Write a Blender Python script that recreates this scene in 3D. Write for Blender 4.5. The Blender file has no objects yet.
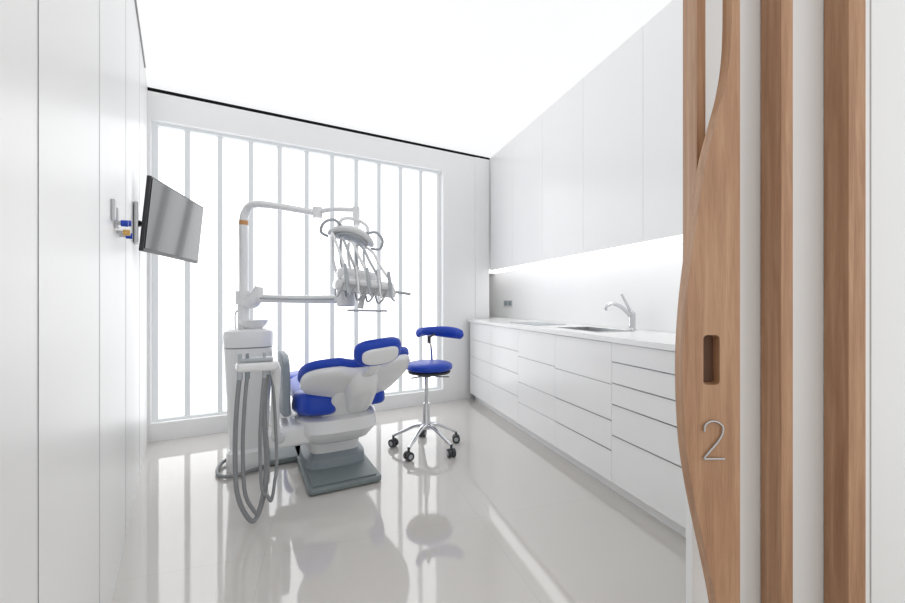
import bpy, bmesh, math, random
from mathutils import Vector, Matrix, Euler
random.seed(3)
scene=bpy.context.scene
COL=scene.collection
try:
    scene.view_settings.view_transform='Standard'
    scene.view_settings.look='None'
except Exception: pass

# ---------------------------------------------------------------- materials
def mat(name,col,rough=.5,metal=0,emit=None,es=1,noise=0,nscale=20,coat=0,spec=.5):
    m=bpy.data.materials.new(name); m.use_nodes=True
    nt=m.node_tree; b=nt.nodes['Principled BSDF']
    b.inputs['Base Color'].default_value=(*col,1)
    b.inputs['Roughness'].default_value=rough
    b.inputs['Metallic'].default_value=metal
    b.inputs['Coat Weight'].default_value=coat
    b.inputs['Coat Roughness'].default_value=.05
    b.inputs['Specular IOR Level'].default_value=spec
    if emit:
        b.inputs['Emission Color'].default_value=(*emit,1)
        b.inputs['Emission Strength'].default_value=es
    if noise:
        tc=nt.nodes.new('ShaderNodeTexCoord'); n=nt.nodes.new('ShaderNodeTexNoise')
        n.inputs['Scale'].default_value=nscale
        mx=nt.nodes.new('ShaderNodeMix'); mx.data_type='RGBA'
        mx.inputs[6].default_value=(*[c*(1-noise) for c in col],1)
        mx.inputs[7].default_value=(*[min(1,c*(1+noise)) for c in col],1)
        nt.links.new(tc.outputs['Object'],n.inputs['Vector'])
        nt.links.new(n.outputs['Fac'],mx.inputs[0])
        nt.links.new(mx.outputs[2],b.inputs['Base Color'])
    return m

def wood_mat():
    m=bpy.data.materials.new('oak_wood'); m.use_nodes=True
    nt=m.node_tree; b=nt.nodes['Principled BSDF']
    tc=nt.nodes.new('ShaderNodeTexCoord'); mp=nt.nodes.new('ShaderNodeMapping')
    mp.inputs['Scale'].default_value=(16,16,.8)
    n1=nt.nodes.new('ShaderNodeTexNoise'); n1.inputs['Scale'].default_value=3; n1.inputs['Detail'].default_value=6
    n1.inputs['Distortion'].default_value=.5
    mp2=nt.nodes.new('ShaderNodeMapping'); mp2.inputs['Scale'].default_value=(160,160,4)
    n2=nt.nodes.new('ShaderNodeTexNoise'); n2.inputs['Scale'].default_value=4; n2.inputs['Detail'].default_value=3
    ad=nt.nodes.new('ShaderNodeMath'); ad.operation='MULTIPLY_ADD'; ad.inputs[1].default_value=.5
    r=nt.nodes.new('ShaderNodeValToRGB')
    r.color_ramp.elements[0].position=.45; r.color_ramp.elements[0].color=(.31,.155,.078,1)
    r.color_ramp.elements[1].position=1.0; r.color_ramp.elements[1].color=(.53,.325,.19,1)
    e=r.color_ramp.elements.new(.72); e.color=(.42,.23,.125,1)
    L=nt.links.new
    L(tc.outputs['Object'],mp.inputs['Vector']); L(tc.outputs['Object'],mp2.inputs['Vector'])
    L(mp.outputs[0],n1.inputs['Vector']); L(mp2.outputs[0],n2.inputs['Vector'])
    L(n2.outputs['Fac'],ad.inputs[0]); L(n1.outputs['Fac'],ad.inputs[2]); L(ad.outputs[0],r.inputs[0])
    L(r.outputs[0],b.inputs['Base Color']); b.inputs['Roughness'].default_value=.45
    bp=nt.nodes.new('ShaderNodeBump'); bp.inputs['Strength'].default_value=.1
    L(n2.outputs['Fac'],bp.inputs['Height']); L(bp.outputs[0],b.inputs['Normal'])
    return m

def floor_mat():
    m=bpy.data.materials.new('polished_porcelain'); m.use_nodes=True
    nt=m.node_tree; b=nt.nodes['Principled BSDF']; L=nt.links.new
    tc=nt.nodes.new('ShaderNodeTexCoord'); mp=nt.nodes.new('ShaderNodeMapping')
    mp.inputs['Rotation'].default_value=(0,0,math.radians(-17.7)); mp.inputs['Location'].default_value=(.25,.1,0)
    br=nt.nodes.new('ShaderNodeTexBrick'); br.offset=0
    br.inputs['Scale'].default_value=1; br.inputs['Brick Width'].default_value=1.0; br.inputs['Row Height'].default_value=1.0
    br.inputs['Mortar Size'].default_value=.0014; br.inputs['Mortar Smooth'].default_value=.3
    br.inputs['Color1'].default_value=(.64,.615,.585,1); br.inputs['Color2'].default_value=(.645,.62,.59,1)
    br.inputs['Mortar'].default_value=(.56,.54,.51,1)
    L(tc.outputs['Object'],mp.inputs[0]); L(mp.outputs[0],br.inputs['Vector'])
    L(br.outputs['Color'],b.inputs['Base Color'])
    b.inputs['Roughness'].default_value=.05; b.inputs['IOR'].default_value=1.9
    n=nt.nodes.new('ShaderNodeTexNoise'); n.inputs['Scale'].default_value=2.5
    bp=nt.nodes.new('ShaderNodeBump'); bp.inputs['Strength'].default_value=.02; bp.inputs['Distance'].default_value=.04
    L(tc.outputs['Object'],n.inputs[0]); L(n.outputs['Fac'],bp.inputs['Height']); L(bp.outputs[0],b.inputs['Normal'])
    return m

WALL=mat('wall_white',(.91,.91,.91),.45,noise=.01,nscale=3)
WALLL=mat('wall_panel_white',(.86,.857,.85),.35,noise=.015,nscale=2)
LACQ=mat('white_lacquer',(.90,.90,.90),.22)
SEAM=mat('seam_shadow',(.30,.30,.30),.6)
SEAML=mat('seam_light',(.50,.50,.50),.6)
BLK=mat('black_gap',(.008,.008,.008),.7,spec=.1)
CEIL=mat('luminous_stretch_ceiling',(.1,.1,.1),.6,emit=(.985,.99,1),es=.90)
GLASS=mat('backlit_milk_glass',(.3,.3,.3),.3,emit=(.98,.99,1),es=2.0)
FIN=mat('window_fin_glow',(.34,.36,.37),.5,emit=(.96,.985,1),es=.38)  # faint emission painted in to brighten fins and rails, no source of their own
LED=mat('led_strip',(1,1,1),.5,emit=(1,1,1),es=1.2)
OAK=wood_mat(); OAKD=mat('oak_dark_recess',(.12,.055,.028),.6)
FLOORM=floor_mat()
BLUE=mat('blue_leatherette',(.008,.055,.46),.38,noise=.1,nscale=60,spec=.4)
PLW=mat('white_plastic',(.80,.81,.82),.25,coat=.3,noise=.01)
PLG=mat('light_grey_plastic',(.44,.47,.50),.35)
PLD=mat('grey_plastic',(.25,.29,.32),.4,noise=.03)
MAT=mat('grey_rubber_mat',(.19,.225,.23),.45,noise=.05,nscale=50)
HOSE=mat('grey_hose',(.25,.26,.27),.4)
HOSEL=mat('light_hose',(.48,.50,.52),.4)
CHR=mat('chrome',(.68,.69,.71),.12,1)
STEEL=mat('brushed_steel',(.50,.51,.52),.3,1)
DRK=mat('dark_rubber',(.05,.052,.055),.5)
SCR=mat('screen_glass',(.012,.014,.018),.12,coat=.3)
BEZ=mat('tv_bezel',(.03,.03,.033),.35)
BRASS=mat('brass',(.7,.45,.15),.25,1)
CERAM=mat('ceramic',(.85,.85,.85),.1)
ORG=mat('orange_label',(.6,.3,.12),.5)
SINKM=mat('sink_steel',(.55,.56,.57),.3,1)

# ---------------------------------------------------------------- helpers
def empty(name,loc=(0,0,0),rz=0):
    e=bpy.data.objects.new(name,None); e.location=loc; e.rotation_euler=(0,0,rz)
    e.empty_display_size=.1; COL.objects.link(e); return e
def mk(name,verts,faces,m,parent=None,smooth=False,bevel=0,seg=2,loc=None,rot=None,sub=0):
    me=bpy.data.meshes.new(name); me.from_pydata([tuple(v) for v in verts],[],faces); me.update()
    bm=bmesh.new(); bm.from_mesh(me); bmesh.ops.recalc_face_normals(bm,faces=bm.faces); bm.to_mesh(me); bm.free()
    o=bpy.data.objects.new(name,me); COL.objects.link(o)
    me.materials.append(m)
    if smooth or bevel:
        for p in me.polygons: p.use_smooth=True
    if parent: o.parent=parent
    if loc: o.location=loc
    if rot: o.rotation_euler=rot
    if bevel:
        b=o.modifiers.new('bev','BEVEL'); b.width=bevel; b.segments=seg; b.limit_method='ANGLE'; b.angle_limit=math.radians(35)
        w=o.modifiers.new('wn','WEIGHTED_NORMAL'); w.keep_sharp=True
    return o
def box(name,c,s,m,parent=None,bevel=0,rot=None,seg=2):
    x,y,z=s[0]/2,s[1]/2,s[2]/2
    v=[(-x,-y,-z),(x,-y,-z),(x,y,-z),(-x,y,-z),(-x,-y,z),(x,-y,z),(x,y,z),(-x,y,z)]
    f=[(0,1,2,3),(4,5,6,7),(0,1,5,4),(1,2,6,5),(2,3,7,6),(3,0,4,7)]
    return mk(name,v,f,m,parent,bevel=bevel,loc=c,rot=rot,seg=seg)
def prism(name,poly,z0,z1,m,parent=None,bevel=0,loc=None,rot=None,seg=2):
    n=len(poly)
    v=[(p[0],p[1],z0) for p in poly]+[(p[0],p[1],z1) for p in poly]
    f=[tuple(range(n)),tuple(range(n,2*n))]+[(i,(i+1)%n,n+(i+1)%n,n+i) for i in range(n)]
    return mk(name,v,f,m,parent,bevel=bevel,loc=loc,rot=rot,seg=seg)
def lathe(name,prof,m,parent=None,loc=None,rot=None,seg=40,sx=1,sy=1):
    v=[];f=[]
    for r,z in prof:
        for i in range(seg):
            a=2*math.pi*i/seg; v.append((r*sx*math.cos(a),r*sy*math.sin(a),z))
    n=len(prof)
    for k in range(n-1):
        for i in range(seg):
            j=(i+1)%seg; f.append((k*seg+i,k*seg+j,(k+1)*seg+j,(k+1)*seg+i))
    f.append(tuple(range(seg))); f.append(tuple((n-1)*seg+i for i in range(seg)))
    o=mk(name,v,f,m,parent,smooth=True,loc=loc,rot=rot)
    o.modifiers.new('es','EDGE_SPLIT').split_angle=math.radians(40)
    return o
def catmull(pts,k=8):
    P=[Vector(p) for p in pts]; 
    if len(P)<3: return P
    P=[P[0]*2-P[1]]+P+[P[-1]*2-P[-2]]; out=[]
    for i in range(1,len(P)-2):
        for s in range(k):
            t=s/k; a,b,c,d=P[i-1],P[i],P[i+1],P[i+2]
            out.append(.5*((2*b)+(c-a)*t+(2*a-5*b+4*c-d)*t*t+(3*b-a-3*c+d)*t**3))
    out.append(P[-2]); return out
def tube(name,pts,r,m,parent=None,seg=14,k=8,smooth=True,loc=None,sq=(1,1)):
    C=catmull(pts,k) if smooth else [Vector(p) for p in pts]
    n=len(C); rs=r if isinstance(r,(list,tuple)) else None
    v=[];f=[];up=None
    for i,c in enumerate(C):
        t=(C[min(i+1,n-1)]-C[max(i-1,0)]).normalized()
        if up is None:
            up=Vector((0,0,1)) if abs(t.z)<.9 else Vector((0,1,0))
        nn=(up-t*up.dot(t)).normalized(); bb=t.cross(nn); up=nn
        if rs:
            q=i/(n-1)*(len(rs)-1); a=int(min(q,len(rs)-2)); rr=rs[a]+(rs[a+1]-rs[a])*(q-a)
        else: rr=r
        for j in range(seg):
            a=2*math.pi*j/seg; v.append(c+nn*rr*sq[0]*math.cos(a)+bb*rr*sq[1]*math.sin(a))
    for i in range(n-1):
        for j in range(seg):
            q=(j+1)%seg; f.append((i*seg+j,i*seg+q,(i+1)*seg+q,(i+1)*seg+j))
    f.append(tuple(range(seg))); f.append(tuple((n-1)*seg+j for j in range(seg)))
    o=mk(name,v,f,m,parent,smooth=True,loc=loc)
    o.modifiers.new('es','EDGE_SPLIT').split_angle=math.radians(50)
    return o
def cyl(name,a,b,r,m,parent=None,seg=20): return tube(name,[a,b],r,m,parent,seg,smooth=False)
def pad(name,outline,th,m,parent=None,loc=None,rot=None,bend=None,p=3.0,nr=12,na=64,th2=None):
    """soft pillow: outline(angle)->(x,y); local thickness along z"""
    th2=th if th2 is None else th2
    v=[];f=[]
    def ring(side,k):
        r=math.sin(math.pi/2*k/nr)
        h=(1-r**p)**(1/p) if r<1 else 0
        for i in range(na):
            a=2*math.pi*i/na; x,y=outline(a); x*=r;y*=r
            z=h*(th/2 if side>0 else -th2/2)
            if bend: z+=bend(x,y)
            v.append((x,y,z))
    v.append((0,0,th/2+(bend(0,0) if bend else 0)))
    for k in range(1,nr+1): ring(1,k)
    for k in range(nr-1,0,-1): ring(-1,k)
    v.append((0,0,-th2/2+(bend(0,0) if bend else 0)))
    R=2*nr-1
    for i in range(na): f.append((0,1+i,1+(i+1)%na))
    for k in range(R-1):
        for i in range(na):
            j=(i+1)%na; f.append((1+k*na+i,1+k*na+j,1+(k+1)*na+j,1+(k+1)*na+i))
    L=len(v)-1
    for i in range(na): f.append((L,1+(R-1)*na+i,1+(R-1)*na+(i+1)%na))
    return mk(name,v,f,m,parent,smooth=True,loc=loc,rot=rot)
def sup(a,b,n=3.0):
    def o(t):
        c,s=math.cos(t),math.sin(t)
        return (a*math.copysign(abs(c)**(2/n),c), b*math.copysign(abs(s)**(2/n),s))
    return o
def loft(name,secs,m,parent=None,loc=None,rot=None,n=4,seg=48):
    """secs: (cx,cy,z,hw,hd) superellipse rings"""
    v=[];f=[]
    for cx,cy,z,a,b in secs:
        o=sup(a,b,n)
        for i in range(seg):
            x,y=o(2*math.pi*i/seg); v.append((cx+x,cy+y,z))
    for k in range(len(secs)-1):
        for i in range(seg):
            j=(i+1)%seg; f.append((k*seg+i,k*seg+j,(k+1)*seg+j,(k+1)*seg+i))
    f.append(tuple(range(seg))); f.append(tuple((len(secs)-1)*seg+i for i in range(seg)))
    o=mk(name,v,f,m,parent,smooth=True,loc=loc,rot=rot)
    o.modifiers.new('es','EDGE_SPLIT').split_angle=math.radians(38)
    return o

# ---------------------------------------------------------------- room frames
CH=2.777
A_L=math.radians(34.36)   # left wall direction
A_R=math.radians(17.68)   # right wall direction
BL=Vector((-2.38,3.12)); bd=Vector((2.805,1.54)).normalized(); bn=Vector((-bd.y,bd.x))
A_B=math.atan2(bd.y,bd.x)
ld=Vector((-math.sin(A_L),math.cos(A_L)))
rd=Vector((-math.sin(A_R),math.cos(A_R))); rn=Vector((rd.y,-rd.x))

prism('floor',[(-2.85,3.25),(.55,-1.7),(3.5,-1.7),(3.5,1.5),(1.1,5.9),(-.1,5.5)],-.1,0,FLOORM)
prism('ceiling',[(-2.80,3.2),(.55,-1.7),(3.5,-1.7),(3.5,1.5),(1.1,5.9),(-.1,5.5)],CH,CH+.08,CEIL)

wl=box('wall_left',(0,0,0),(.1,6.0,CH),WALLL)
c=BL-ld*2.95; nl=Vector((-ld.y,ld.x))
wl.location=(c.x+nl.x*.05,c.y+nl.y*.05,CH/2); wl.rotation_euler=(0,0,A_L)
def onleft(Y,z,off=0):
    X=-.2466-.68375*Y; return Vector((X-nl.x*off,Y-nl.y*off,z))
for i,Y in enumerate([.70,1.24,1.85,2.5]):
    box('seam_strip_%d'%(i+1),onleft(Y,CH/2,.0004),(.001,.0011 if i else .0018,CH-.02),SEAML if i else SEAM,rot=(0,0,A_L))  # thin grey strips drawn on the wall for the panel seams
box('seam_strip_5',onleft(1.2,CH-.006,.004),(.008,4.0,.012),SEAM,rot=(0,0,A_L))  # dark strip painted in as the shade of the ceiling gap
def bk(t,d,z): 
    p=BL+bd*t+bn*d; return (p.x,p.y,z)
T0,T1=.02,2.60
WB=.14; WT=2.53
bw=empty('wall_back')
def bbox(name,t0,t1,d0,d1,z0,z1,m,parent=None,bevel=0):
    return box(name,bk((t0+t1)/2,(d0+d1)/2,(z0+z1)/2),(t1-t0,d1-d0,z1-z0),m,parent,bevel,rot=(0,0,A_B))
bbox('header',-.15,3.2,0,.15,WT,CH-.030,WALL,bw)
bbox('header_gap',-.12,3.215,.004,.14,CH-.030,CH-.001,BLK,bw)
bbox('sill',-.15,T1,0,.15,0,WB,WALL,bw)
bbox('jamb_left',-.15,T0,0,.15,WB,WT,WALL,bw)
bbox('pier',T1,3.195,0,.80,0,WT,WALL,bw)
bbox('pier_step',3.012,3.195,-.010,0,0,CH-.031,WALL,bw)
bbox('pier_upper',3.195,3.9,.002,.80,1.480,CH-.031,WALL,bw)
bbox('niche_back',2.9,4.2,.70,.80,0,1.480,WALL,bw)
win=empty('window_1')
bbox('milk_glass',T0,T1,.105,.115,WB,WT,GLASS,win)
n=11; w=(T1-T0)/n
for i in range(0,n+1):
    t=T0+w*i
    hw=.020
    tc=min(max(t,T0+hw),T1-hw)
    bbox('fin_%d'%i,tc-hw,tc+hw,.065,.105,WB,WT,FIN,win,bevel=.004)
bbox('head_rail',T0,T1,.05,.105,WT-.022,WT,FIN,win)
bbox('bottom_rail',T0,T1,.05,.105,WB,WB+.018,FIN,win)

# right wall
XF=1.627; XU=1.924; XW=2.22
def rt(x0,Y,z,off=0):
    return Vector((x0-.31875*Y+rn.x*off, Y+rn.y*off, z))
def rbox(name,x0,Ya,Yb,d0,d1,z0,z1,m,parent=None,bevel=0):
    a=rt(x0,Ya,0); b=rt(x0,Yb,0); c=(a+b)/2; L=(b-a).length
    c=c+Vector((rn.x,rn.y,0))*((d0+d1)/2); c.z=(z0+z1)/2
    return box(name,c,(d1-d0,L,z1-z0),m,parent,bevel,rot=(0,0,A_R))
rbox('wall_right',XW,1.05,5.8,0,.1,0,CH,WALL)

up=empty('wall_cabinet')
dU=(XW-XU)*math.cos(A_R)
rbox('carcass',XU,1.30,4.60,.02,dU-.002,1.475,CH-.004,LACQ,up)
rbox('seam_shade_sheet',XU,1.32,4.60,.0197,.022,1.475,CH-.008,SEAML,up)  # added grey sheet, paints the shade in the gaps between doors
ys=[4.655,4.10,3.54,2.98,2.42,1.86,1.30]
for i in range(6):
    rbox('door_leaf_%d'%i,XU,ys[i+1]+.0011,ys[i]-.0011,0,.0195,1.464,CH-.008,LACQ,up)
rbox('led_strip',XU,1.32,5.15,.03,.27,1.466,1.474,LED,up)

base=empty('base_cabinet')
dB=(XW-XF)*math.cos(A_R)
rbox('carcass',XF,1.22,4.45,.02,dB-.002,.075,.868,LACQ,base)
rbox('plinth',XF,1.22,4.45,.05,dB-.01,0,.075,WALL,base)
rbox('gap_shade_sheet',XF,1.22,4.45,.0185,.03,.075,.868,SEAML,base)  # grey backing added so drawer gaps carry painted shade
units=[(4.49,3.92,[.075,.30,.49,.68,.868]),(3.92,3.37,[.075,.30,.49,.68,.868]),
       (3.37,2.83,[.075,.255,.425,.64,.868]),(2.83,2.27,[.075,.255,.425,.63,.868]),
       (2.27,1.75,[.075,.345,.52,.64,.76,.868]),(1.75,1.22,[.075,.345,.52,.64,.76,.868])]
for i,(ya,yb,zs) in enumerate(units):
    for j in range(len(zs)-1):
        rbox('drawer_%d_%d'%(i,j),XF,yb+.0011,ya-.0011,0,.018,zs[j]+.0008,zs[j+1]-.003,LACQ,base)
        if i>=4 or (i==3 and j<2):
            rbox('edge_pull_%d_%d'%(i,j),XF,yb+.004,ya-.004,-.003,.02,zs[j+1]-.0035,zs[j+1]-.0015,STEEL,base)
top=empty('worktop')
SY0,SY1=2.55,3.02
rbox('slab_far',XF,SY1,4.50,-.015,dB-.003,.87,.90,LACQ,top)
rbox('slab_niche',XF,4.50,5.10,.30,dB-.003,.87,.90,LACQ,top)
rbox('slab_near',XF,1.20,SY0,-.015,dB-.003,.87,.90,LACQ,top)
rbox('slab_front',XF,SY0,SY1,-.015,.12,.87,.90,LACQ,top)
rbox('slab_rear',XF,SY0,SY1,.42,dB-.003,.87,.90,LACQ,top)
sink=empty('sink')
rbox('bowl_bottom',XF,SY0,SY1,.12,.42,.869,.8705,SINKM,sink)
for nm,a in (('rim_a',(SY0,SY0+.015,.12,.42)),('rim_b',(SY1-.015,SY1,.12,.42)),('rim_c',(SY0+.015,SY1-.015,.12,.132)),('rim_d',(SY0+.015,SY1-.015,.408,.42))):
    rbox(nm,XF,a[0],a[1],a[2],a[3],.8705,.903,SINKM,sink)
pl=empty('worktop_tray'); rbox('tray_plate',XF,3.3,3.75,.12,.42,.9,.905,PLG,pl,.002)
# tap
p=rt(XF,2.62,.90,.47)
tap=empty('tap',p,A_R)
lathe('tap_base',[(.030,0),(.030,.008),(.023,.014),(.023,.11),(.019,.125),(.0,.127)],CHR,tap)
tube('spout',[(0,0,.085),(-.03,.01,.125),(-.08,.02,.165),(-.14,.03,.185),(-.185,.035,.165),(-.19,.036,.14)],[.015,.014,.013,.012,.012],CHR,tap)
tube('lever',[(0,0,.12),(-.015,.01,.15),(-.06,.02,.235),(-.075,.022,.255)],[.014,.010,.008,.007],CHR,tap)
so=empty('power_socket')
rbox('plate',XW,4.72,4.96,-.008,-.0005,1.03,1.12,PLW,so,.002)
rbox('insert_a',XW,4.745,4.83,-.010,-.008,1.05,1.105,PLD,so)
rbox('insert_b',XW,4.85,4.935,-.010,-.008,1.05,1.105,PLD,so)

# ---------------------------------------------------------------- entrance wall with slats + wavy sliding door
box('wall_front',(1.965,1.125,CH/2),(2.6,.03,CH),mat('satin_glass_white',(.84,.85,.845),.3),None)
box('seam_strip_6',(1.16,1.1095,CH/2),(.003,.002,CH),SEAML)  # grey strip drawn for a seam in the panel
sl=empty('wood_slat')
box('slat',(.6485,1.075,1.95),(.023,.064,1.60),OAK,sl,.001)
for nm,x0,x1,yf in (('b',.853,.884,1.038),('c',1.028,1.073,1.038)):
    s=empty('wood_slat'); box('slat',((x0+x1)/2,(yf+1.108)/2,CH/2),(x1-x0,1.108-yf,CH-.01),OAK,s,.0015)
zpx=lambda y:1.1-(y-302)/400*1.015
xpx=lambda x:(x-452.5)/400*1.015
wave=[(-40,723),(0,722.5),(40,722),(70,720),(100,715),(130,707),(160,699),(190,693.5),(220,689),(250,684.5),(280,680.5),(310,677.5),(345,675.3),(380,675),(410,676),(440,678),(470,682),(500,687.5),(530,694),(560,700.5),(590,706.5),(620,711),(660,714.5),(700,715)]
pts=[(xpx(x),zpx(y)) for y,x in wave]
pts=[(pts[0][0],CH-.03)]+pts+[(pts[-1][0],.012)]
cs=catmull([(a,b,0) for a,b in pts],4)
XR=.7045
dr=empty('door_1')
L=[(c.x,c.y) for c in cs]
poly=L+[(XR,.012),(XR,CH-.03)]
v=[(x,.980,z) for x,z in poly]+[(x,1.015,z) for x,z in poly]
N=len(poly)
f=[tuple(range(N)),tuple(range(N,2*N))]+[(i,(i+1)%N,N+(i+1)%N,N+i) for i in range(N)]
door=mk('wavy_leaf',v,f,OAK,dr)
hx,hz=(711.5-452.5)/400*.98,1.1-(360.5-302)/400*.98
def stadium(w,h,n=10,r=None):
    r=w/2 if r is None else r; o=[]
    for cx,cz,a0 in ((w/2-r,h/2-r,0),(-w/2+r,h/2-r,90),(-w/2+r,-h/2+r,180),(w/2-r,-h/2+r,270)):
        for i in range(n+1):
            a=math.radians(a0+90*i/n); o.append((cx+r*math.cos(a),cz+r*math.sin(a)))
    return o
st=stadium(.040,.122,r=.010)
v=[(hx+a,.95,hz+b) for a,b in st]+[(hx+a,1.003,hz+b) for a,b in st]; N=len(st)
f=[tuple(range(N)),tuple(range(N,2*N))]+[(i,(i+1)%N,N+(i+1)%N,N+i) for i in range(N)]
cut=mk('cut',v,f,OAKD)
bm_=door.modifiers.new('b','BOOLEAN'); bm_.object=cut; bm_.operation='DIFFERENCE'; bm_.solver='EXACT'
bpy.context.view_layer.update()
dg=bpy.context.evaluated_depsgraph_get(); me=bpy.data.meshes.new_from_object(door.evaluated_get(dg))
door.modifiers.clear(); door.data=me; bpy.data.objects.remove(cut)
st2=stadium(.038,.118,r=.009)
v=[(hx+a,1.0025,hz+b) for a,b in st2]; mk('recess_back',v,[tuple(range(len(v)))],OAKD,dr)
nx,nz=(714-452.5)/400*.975,1.1-(441-302)/400*.975
P2=[(-.023,.022),(-.021,.037),(-.008,.046),(.008,.045),(.021,.034),(.021,.018),(.012,.0),(-.006,-.022),(-.020,-.038),(-.024,-.045)]
tube('digit_two',[(nx+a,.9755,nz+b) for a,b in P2],.0024,STEEL,dr,seg=10)
tube('digit_two_foot',[(nx-.024,.9755,nz-.045),(nx+.026,.9755,nz-.045)],.0024,STEEL,dr,seg=10,smooth=False)

# ---------------------------------------------------------------- television
tv=empty('wall_television')
a=Vector((-1.645,2.15,1.560)); b=Vector((-1.815,2.88,1.590))
cen=(a+b)/2; d=(b-a); wT=d.length; ang=math.atan2(d.y,d.x)
body=empty('panel_pivot',cen); body.parent=tv
body.rotation_euler=Euler((0,0,ang),'XYZ')
tilt=empty('tilt'); tilt.parent=body; tilt.rotation_euler=(math.radians(5.5),0,0)
for nm,c,s,m,bev in (('case',(0,.008,0),(wT,.022,.41),BEZ,.004),('screen',(0,-.0045,.004),(wT-.024,.004,.38),SCR,0),('back_bulge',(0,.030,-.03),(wT*.6,.03,.26),BEZ,.008)):
    box(nm,c,s,m,tilt,bev)
wp=onleft(2.2,1.53,.012)
box('bracket_plate',wp,(.02,.12,.22),STEEL,tv,.003,rot=(0,0,A_L))
tube('bracket_arm',[wp+Vector((.01,.0,0)),(-1.77,2.42,1.55),(-1.755,2.5,1.565)],.018,STEEL,tv)
vv=empty('gas_outlet_valve')
nr_=Vector((-nl.x,-nl.y,0))
for k,(Y,z) in enumerate(((1.46,1.435),(1.53,1.42))):
    q=onleft(Y,z,.006); box('plate_%d'%k,q,(.012,.035,.075),STEEL,vv,.002,rot=(0,0,A_L))
for k,(Y,z,m) in enumerate(((1.52,1.40,BLUE),(1.58,1.375,BRASS),(1.62,1.42,BLUE),(1.66,1.375,BLUE))):
    q=onleft(Y,z,.0); cyl('stem_%d'%k,q,q+nr_*.035,.007,STEEL,vv); cyl('knob_%d'%k,q+nr_*.02,q+nr_*.042,.012,m,vv)

# ---------------------------------------------------------------- stool
st=empty('dental_stool',(-.195,3.0,0))
for k in range(5):
    a=math.radians(72*k+173)
    c,s=math.cos(a),math.sin(a); R=.255
    tube('leg_%d'%k,[(c*.02,s*.02,.175),(c*.09,s*.09,.165),(c*.17,s*.17,.125),(c*R,s*R,.085)],[.024,.018,.015,.012],CHR,st,sq=(.8,1.1))
    cyl('caster_stem_%d'%k,(c*R,s*R,.09),(c*R,s*R,.05),.009,DRK,st)
    ax=Vector((math.cos(a+1.1),math.sin(a+1.1),0))
    o=Vector((c*R,s*R,.031))
    cyl('caster_wheel_a_%d'%k,o+ax*.006,o+ax*.026,.030,DRK,st)
    cyl('caster_wheel_b_%d'%k,o-ax*.006,o-ax*.026,.030,DRK,st)
    cyl('caster_hub_%d'%k,o+ax*.0262,o+ax*.028,.016,PLG,st)
    cyl('caster_hub_b_%d'%k,o-ax*.0262,o-ax*.028,.016,PLG,st)
lathe('hub',[(.03,.145),(.038,.15),(.038,.185),(.028,.21),(.026,.33),(.024,.34),(.0,.34)],CHR,st)
lathe('gas_lift',[(.014,.33),(.014,.55)],CHR,st)
lathe('mechanism',[(.03,.535),(.06,.55),(.06,.565),(.0,.565)],DRK,st)
pad('seat',sup(.175,.175,2.0),.075,BLUE,st,loc=(0.02,0,.615),p=3.2,th2=.07)
lathe('seat_pan',[(.10,.562),(.155,.568),(.160,.58),(.15,.588)],DRK,st,loc=(.02,0,0))
tube('seat_lever',[(.02,.0,.55),(.1,-.05,.545),(.17,-.08,.55)],.005,CHR,st)
tube('foot_ring_bar',[(-.02,-.02,.545),(-.11,-.06,.535)],.006,CHR,st)
tube('back_post',[(.02,.03,.56),(.03,.17,.575),(.03,.20,.64),(.025,.16,.74),(.02,.05,.79),(.02,-.01,.84)],.009,CHR,st)
cyl('post_knob',(.02,-.01,.79),(.02,-.01,.845),.014,DRK,st)
arc=[]
for i in range(13):
    a=math.radians(205-i*16.5); arc.append((.105+.165*math.cos(a),.02+.13*math.sin(a),.862+.008*math.sin(a)-.022*max(0,(i-5)/7)))
tube('back_rest',arc,[.012,.030,.034,.034,.034,.034,.038,.042,.044,.044,.042,.036,.012],BLUE,st,sq=(1.0,.75),seg=20)
tube('back_bar',[(.02,0,.83),(.03,.06,.835),(.06,.14,.845)],.009,DRK,st)

# ---------------------------------------------------------------- dental chair
CA=math.radians(27.4)
ch=empty('dental_chair',(-.80,2.69,0),CA)
prism('base_plate',[(-.20,-.40),(.20,-.40),(.215,-.38),(.215,.45),(-.215,.45),(-.215,-.38)],.004,.04,MAT,ch,.01)
prism('base_tread',[(-.185,-.37),(.185,-.37),(.185,-.08),(-.185,-.08)],.04,.048,MAT,ch,.004)
loft('pedestal_skirt',[(0,.06,.04,.20,.22),(0,.06,.10,.195,.21),(0,.06,.13,.15,.17),(0,.06,.20,.14,.16)],PLD,ch)
loft('pedestal',[(0,.07,.12,.16,.18),(0,.07,.20,.17,.19),(0,.07,.24,.23,.24)],PLW,ch)
loft('seat_frame',[(0,.10,.205,.18,.26),(0,.10,.225,.22,.30),(.01,.10,.29,.26,.34),(.01,.12,.365,.26,.35),(.01,.14,.385,.24,.33)],PLW,ch)
def seat_out(t):
    x,y=sup(.27,.50,3.2)(t)
    x*=1-.10*max(0,y)/.5
    return x,y
def seat_bend(x,y): return .9*max(0,abs(x)-.16)**1.6+ .25*max(0,y-.2)**2
pad('seat_cushion',seat_out,.13,BLUE,ch,loc=(0.02,.33,.445),bend=seat_bend,p=3.2)
def leg_out(t):
    x,y=sup(.23,.34,3.2)(t); return x*(1-.12*y/.34),y
pad('leg_cushion',leg_out,.10,BLUE,ch,loc=(0,1.03,.43),rot=(math.radians(-6),0,0),p=3.2)
loft('leg_tray',[(0,.95,.33,.16,.30),(0,.95,.35,.20,.38),(0,.95,.39,.21,.39)],PLW,ch)
pad('hip_pad_left',sup(.12,.20,3.4),.15,BLUE,ch,loc=(-.135,-.07,.455),rot=(math.radians(-8),math.radians(6),math.radians(4)),p=4)
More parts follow.
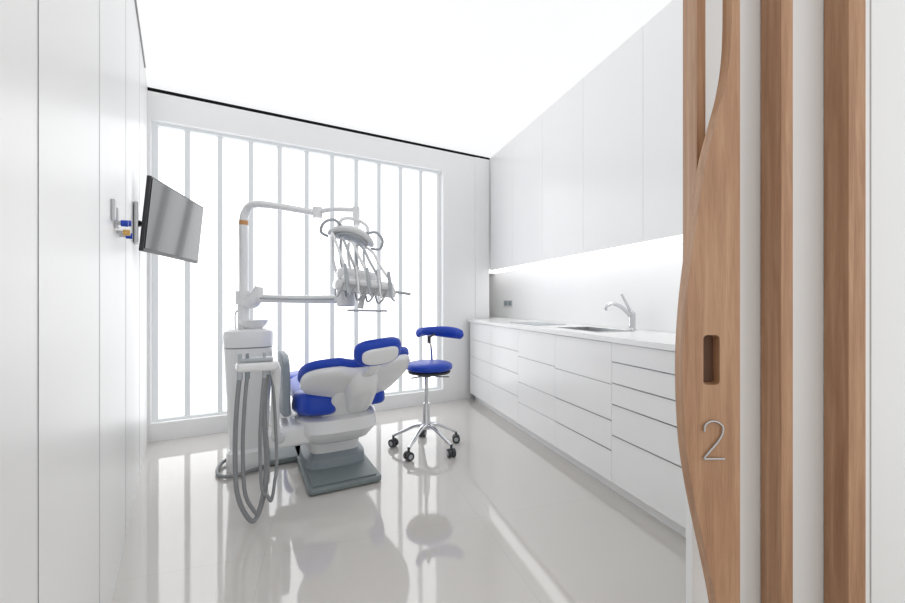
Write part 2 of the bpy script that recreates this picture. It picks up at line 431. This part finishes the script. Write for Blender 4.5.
pad('hip_pad_right',sup(.085,.18,3.2),.13,BLUE,ch,loc=(.245,-.02,.465),rot=(math.radians(-5),math.radians(-4),math.radians(-6)),p=4)
# backrest
br=empty('backrest_pivot',(0.10,-.27,.600)); br.parent=ch
br.rotation_euler=Euler((math.radians(-37),math.radians(-6),math.radians(0)),'XYZ')
def back_out(t):
    x,y=sup(.345,.265,3.0)(t)
    k=1.0-.34*max(0,y)/.265
    yy=y+(.05*(1-min(1,abs(x)/.13)**2) if (y<0 and abs(x)<.13) else 0)
    return x*k, yy
def bb(x,y): return .55*x*x
pad('back_cushion',back_out,.085,BLUE,br,loc=(0,0,.026),bend=bb,p=3.2,nr=14,na=96)
def shell_out(t):
    x,y=back_out(t); return x*.985,y*.965+.005
pad('back_shell',shell_out,.05,PLW,br,loc=(0,0,-.016),bend=bb,p=3.8,th2=.085,nr=14,na=96)
loft('back_spine',[(0,.06,-.125,.055,.16),(0,.05,-.11,.08,.20),(0,.04,-.06,.10,.24),(0,.04,-.03,.11,.25)],PLW,br,n=3)
loft('hinge_cover',[(.01,-.10,.33,.13,.05),(.01,-.14,.40,.12,.06),(.03,-.20,.47,.11,.06),(.06,-.26,.55,.10,.05)],PLW,ch,n=4)
# headrest
hd=empty('headrest_pivot',(.135,-.60,.815)); hd.parent=ch; hd.rotation_euler=Euler((math.radians(-64),math.radians(-6),math.radians(2)),'XYZ')
pad('head_cushion',sup(.136,.080,3.0),.075,BLUE,hd,loc=(0,0,.01),bend=lambda x,y:1.0*x*x,p=3)
pad('head_back',sup(.105,.052,3),.03,PLW,hd,loc=(0,.004,-.026),bend=lambda x,y:1.0*x*x,p=3)
tube('head_stem',[(.10,-.43,.66),(.12,-.52,.71),(.132,-.585,.78)],.022,PLW,ch,sq=(.6,1.7))
AP=[(-.14,.40),(.10,.36),(.26,.55),(.30,.72),(.26,.76),(.0,.76),(-.08,.72),(-.13,.6)]
v=[(-.325,y,z) for y,z in AP]+[(-.28,y,z) for y,z in AP]; N=len(AP)
f=[tuple(range(N)),tuple(range(N,2*N))]+[(i,(i+1)%N,N+(i+1)%N,N+i) for i in range(N)]
mk('side_panel',v,f,PLD,ch,bevel=.012)
box('side_bracket',(-.26,-.06,.285),(.20,.24,.13),PLW,ch,.03,seg=4)
box('side_link',(-.35,-.10,.265),(.14,.12,.09),PLW,ch,.02,seg=4)

# ---------------------------------------------------------------- dental unit (cuspidor column + delivery)
ux,uy=-1.385,2.72
du=empty('dental_unit',(ux,uy,0),CA)
loft('floor_box',[(0,0,.0,.13,.15),(0,0,.02,.135,.155),(0,0,.12,.13,.15),(0,0,.14,.11,.13)],PLW,du,n=4)
loft('column_body',[(0,0,.12,.115,.13),(0,0,.30,.125,.14),(0,0,.60,.14,.15),(0,0,.78,.148,.158),(0,0,.795,.148,.158)],PLW,du,n=3.5)
loft('column_joint',[(0,0,.795,.143,.153),(0,0,.803,.143,.153)],PLD,du,n=3.5)
loft('column_head',[(0,0,.803,.150,.160),(0,0,.88,.154,.164),(0,0,.905,.148,.158),(0,0,.918,.130,.14)],PLW,du,n=3.5)
lathe('cuspidor_bowl',[(.05,.915),(.085,.95),(.095,.975),(.088,.975),(.075,.95),(.03,.93)],CERAM,du,loc=(.03,-.03,0))
tube('cup_filler',[(-.08,.02,.91),(-.08,.02,1.02),(-.05,0,1.04),(-.02,-.02,1.02)],.006,CHR,du)
box('foot_pedestal_plate',(.28,.04,.022),(.36,.34,.036),MAT,du,.01)
tube('floor_cable',[(-.10,.12,.03),(-.17,.0,.02),(-.17,-.16,.016),(-.08,-.22,.016),(.1,-.14,.016)],.011,HOSE,du)
dw=empty('arm_frame'); dw.parent=du
dw.matrix_parent_inverse=Matrix.Identity(4)
dw.matrix_local=(Matrix.Translation((ux,uy,0))@Matrix.Rotation(CA,4,'Z')).inverted()
px_,py_=-1.41,2.70
tube('pole',[(px_,py_,.90),(px_,py_,1.2),(px_,py_,1.5),(px_,py_,1.64),(px_+.012,py_,1.70),(px_+.05,py_-.01,1.742),(px_+.12,py_-.03,1.75),(-1.12,2.62,1.72),(-.87,2.55,1.665)],[.028,.028,.028,.028,.027,.026,.025,.022,.02],PLW,dw,seg=20,k=10)
cyl('pole_sleeve',(px_,py_,.90),(px_,py_,1.12),.037,PLW,dw)
cyl('pole_label',(px_,py_,1.615),(px_,py_,1.645),.0286,ORG,dw)
cyl('lamp_joint',(-.86,2.55,1.63),(-.86,2.55,1.70),.030,PLW,dw)
cyl('elbow_hub',(px_,py_,1.08),(px_,py_,1.17),.050,PLW,dw)
tube('elbow_shell',[(px_,py_,1.10),(px_+.07,py_-.02,1.10),(px_+.10,py_-.025,1.14),(px_+.12,py_-.03,1.20)],[.045,.048,.042,.026],PLW,dw,seg=20)
tube('delivery_arm',[(px_+.05,py_-.02,1.122),(-1.0,2.58,1.115),(-.68,2.42,1.115)],.026,PLW,dw,sq=(1,.8))
tube('delivery_arm_groove',[(px_+.15,py_-.08,1.122),(-1.0,2.556,1.115),(-.72,2.412,1.115)],.006,PLG,dw)
lathe('delivery_joint',[(.045,1.07),(.055,1.08),(.055,1.16),(.045,1.19),(.03,1.20)],PLW,dw,loc=(-.64,2.40,0))
# delivery head
dh=empty('delivery_head',(-.49,2.30,1.17)); dh.parent=dw; dh.rotation_euler=(0,math.radians(9),math.radians(12))
prism('head_body',[(-.17,-.10),(.10,-.12),(.16,-.08),(.17,.06),(.11,.13),(-.15,.12),(-.20,.05)],-.03,.03,PLW,dh,.022,seg=4)
prism('head_shoulder',[(-.17,-.06),(.02,-.07),(.06,.0),(.02,.10),(-.15,.10),(-.19,.03)],.03,.10,PLW,dh,.028,seg=4)
box('instrument_rail',(.0,-.13,.03),(.28,.05,.035),PLW,dh,.012,rot=(math.radians(25),0,0),seg=4)
box('control_panel',(.07,-.04,.034),(.10,.10,.010),PLG,dh,.004)
for k in range(5):
    x=-.15+k*.058
    tube('whip_%d'%k,[(x*.8-.03,.12,.0),(x*.8-.10,.13,.13),(x*.8-.12,.07,.26-.006*k),(x-.085,-.03,.275-.016*k),(x-.03,-.11,.18-.012*k),(x+.035,-.15,.06)],[.009,.009,.008,.008,.0075,.0075],PLW if k%2==0 else HOSEL,dh)
    tube('handpiece_%d'%k,[(x+.015,-.145,.11),(x+.035,-.155,.04),(x+.05,-.16,-.02),(x+.07,-.185,-.045)],[.008,.011,.008,.005],CHR if k in(1,3) else PLG,dh)
    tube('loop_%d'%k,[(x+.03,-.15,.07),(x+.015,-.13,-.03),(x-.01,-.05,-.07),(x-.03,.05,-.03)],.0055,HOSEL,dh)
tube('handle_right',[(.15,-.04,.01),(.21,-.06,.01),(.24,-.08,.01)],.008,PLG,dh)
cyl('tray_post',(-.02,0,-.03),(-.02,0,-.115),.016,PLW,dh)
box('tray',(.02,-.02,-.12),(.22,.14,.010),PLG,dh,.004,rot=(0,math.radians(-8),0))
# lamp
lamp=empty('operating_lamp')
tube('lamp_arm',[(-.86,2.55,1.672),(-.75,2.50,1.675),(-.585,2.40,1.65),(-.57,2.39,1.645)],.015,PLW,lamp)
tube('lamp_drop',[(-.575,2.39,1.665),(-.575,2.39,1.60),(-.57,2.385,1.55)],[.021,.021,.018],PLW,lamp,smooth=False)
lh=empty('lamp_head',(-.585,2.34,1.50)); lh.parent=lamp; lh.rotation_euler=(math.radians(-14),math.radians(14),math.radians(20))
pad('lamp_shell',sup(.135,.075,2.4),.05,PLW,lh,p=2.2,bend=lambda x,y:-2.2*x*x)
pad('lamp_lens',sup(.10,.05,2.4),.02,PLG,lh,loc=(0,0,-.03),bend=lambda x,y:-2.2*x*x)
for s in(-1,1):
    tube('lamp_handle_%d'%s,[(s*.07,-.05,.0),(s*.12,-.10,.0),(s*.165,-.09,-.03),(s*.17,-.03,-.06),(s*.13,.03,-.05)],.008,PLG,lh)
tube('lamp_yoke',[(-.09,0,.0),(-.07,0,.07),(0,0,.09),(.07,0,.07),(.09,0,0)],.010,PLW,lh)

# ---------------------------------------------------------------- assistant suction holder with hoses
ah=empty('suction_hose_holder',(-.975,2.0,0),CA)
pts=[(-.09,-.045),(.075,-.055),(.10,-.03),(.095,.05),(-.07,.06),(-.10,.03)]
prism('holder_head',pts,.755,.80,PLW,ah,.018,seg=4)
prism('holder_cap',[(-.08,-.03),(.07,-.04),(.075,.035),(-.06,.045)],.80,.822,PLG,ah,.01,seg=3)
tube('holder_arm',[(.07,.02,.775),(.09,.07,.72),(.09,.14,.52),(.10,.26,.34),(.13,.36,.285),(.06,.50,.27)],[.03,.03,.028,.028,.03,.03],PLW,ah,sq=(1,.8),seg=18)
for k,(x,r,dp,wd) in enumerate(((-.078,.011,.02,.125),(-.045,.009,.055,.085),(.03,.008,.10,.06))):
    tube('suction_tip_%d'%k,[(x,-.02,.845),(x,-.02,.76),(x,-.022,.72)],[r*.8,r*1.25,r*1.25],PLD if k%2 else PLG,ah)
    tube('suction_hose_%d'%k,[(x,-.022,.74),(x-.012,-.03,.60),(x-.02,-.03,.40),(x-.012,-.03,.18),(x+wd*.25,-.03,dp+.03),(x+wd*.55,-.02,dp+r*.3),(x+wd*.85,0,dp+.10),(x+wd,.03,.28),(x+wd*.9,.06,.5),(x*.3+.06,.07,.72)],r,HOSE,ah,k=10)

# ---------------------------------------------------------------- world + camera
w=bpy.data.worlds.new('World'); scene.world=w; w.use_nodes=True
bg=w.node_tree.nodes['Background']; bg.inputs[0].default_value=(1,1,1,1); bg.inputs[1].default_value=1.25
cam=bpy.data.cameras.new('camera'); co=bpy.data.objects.new('camera',cam); COL.objects.link(co)
cam.sensor_width=36; cam.lens=36*400/905; cam.clip_start=.02
co.location=(0,0,1.1); co.rotation_euler=(math.radians(90),0,0)
scene.camera=co
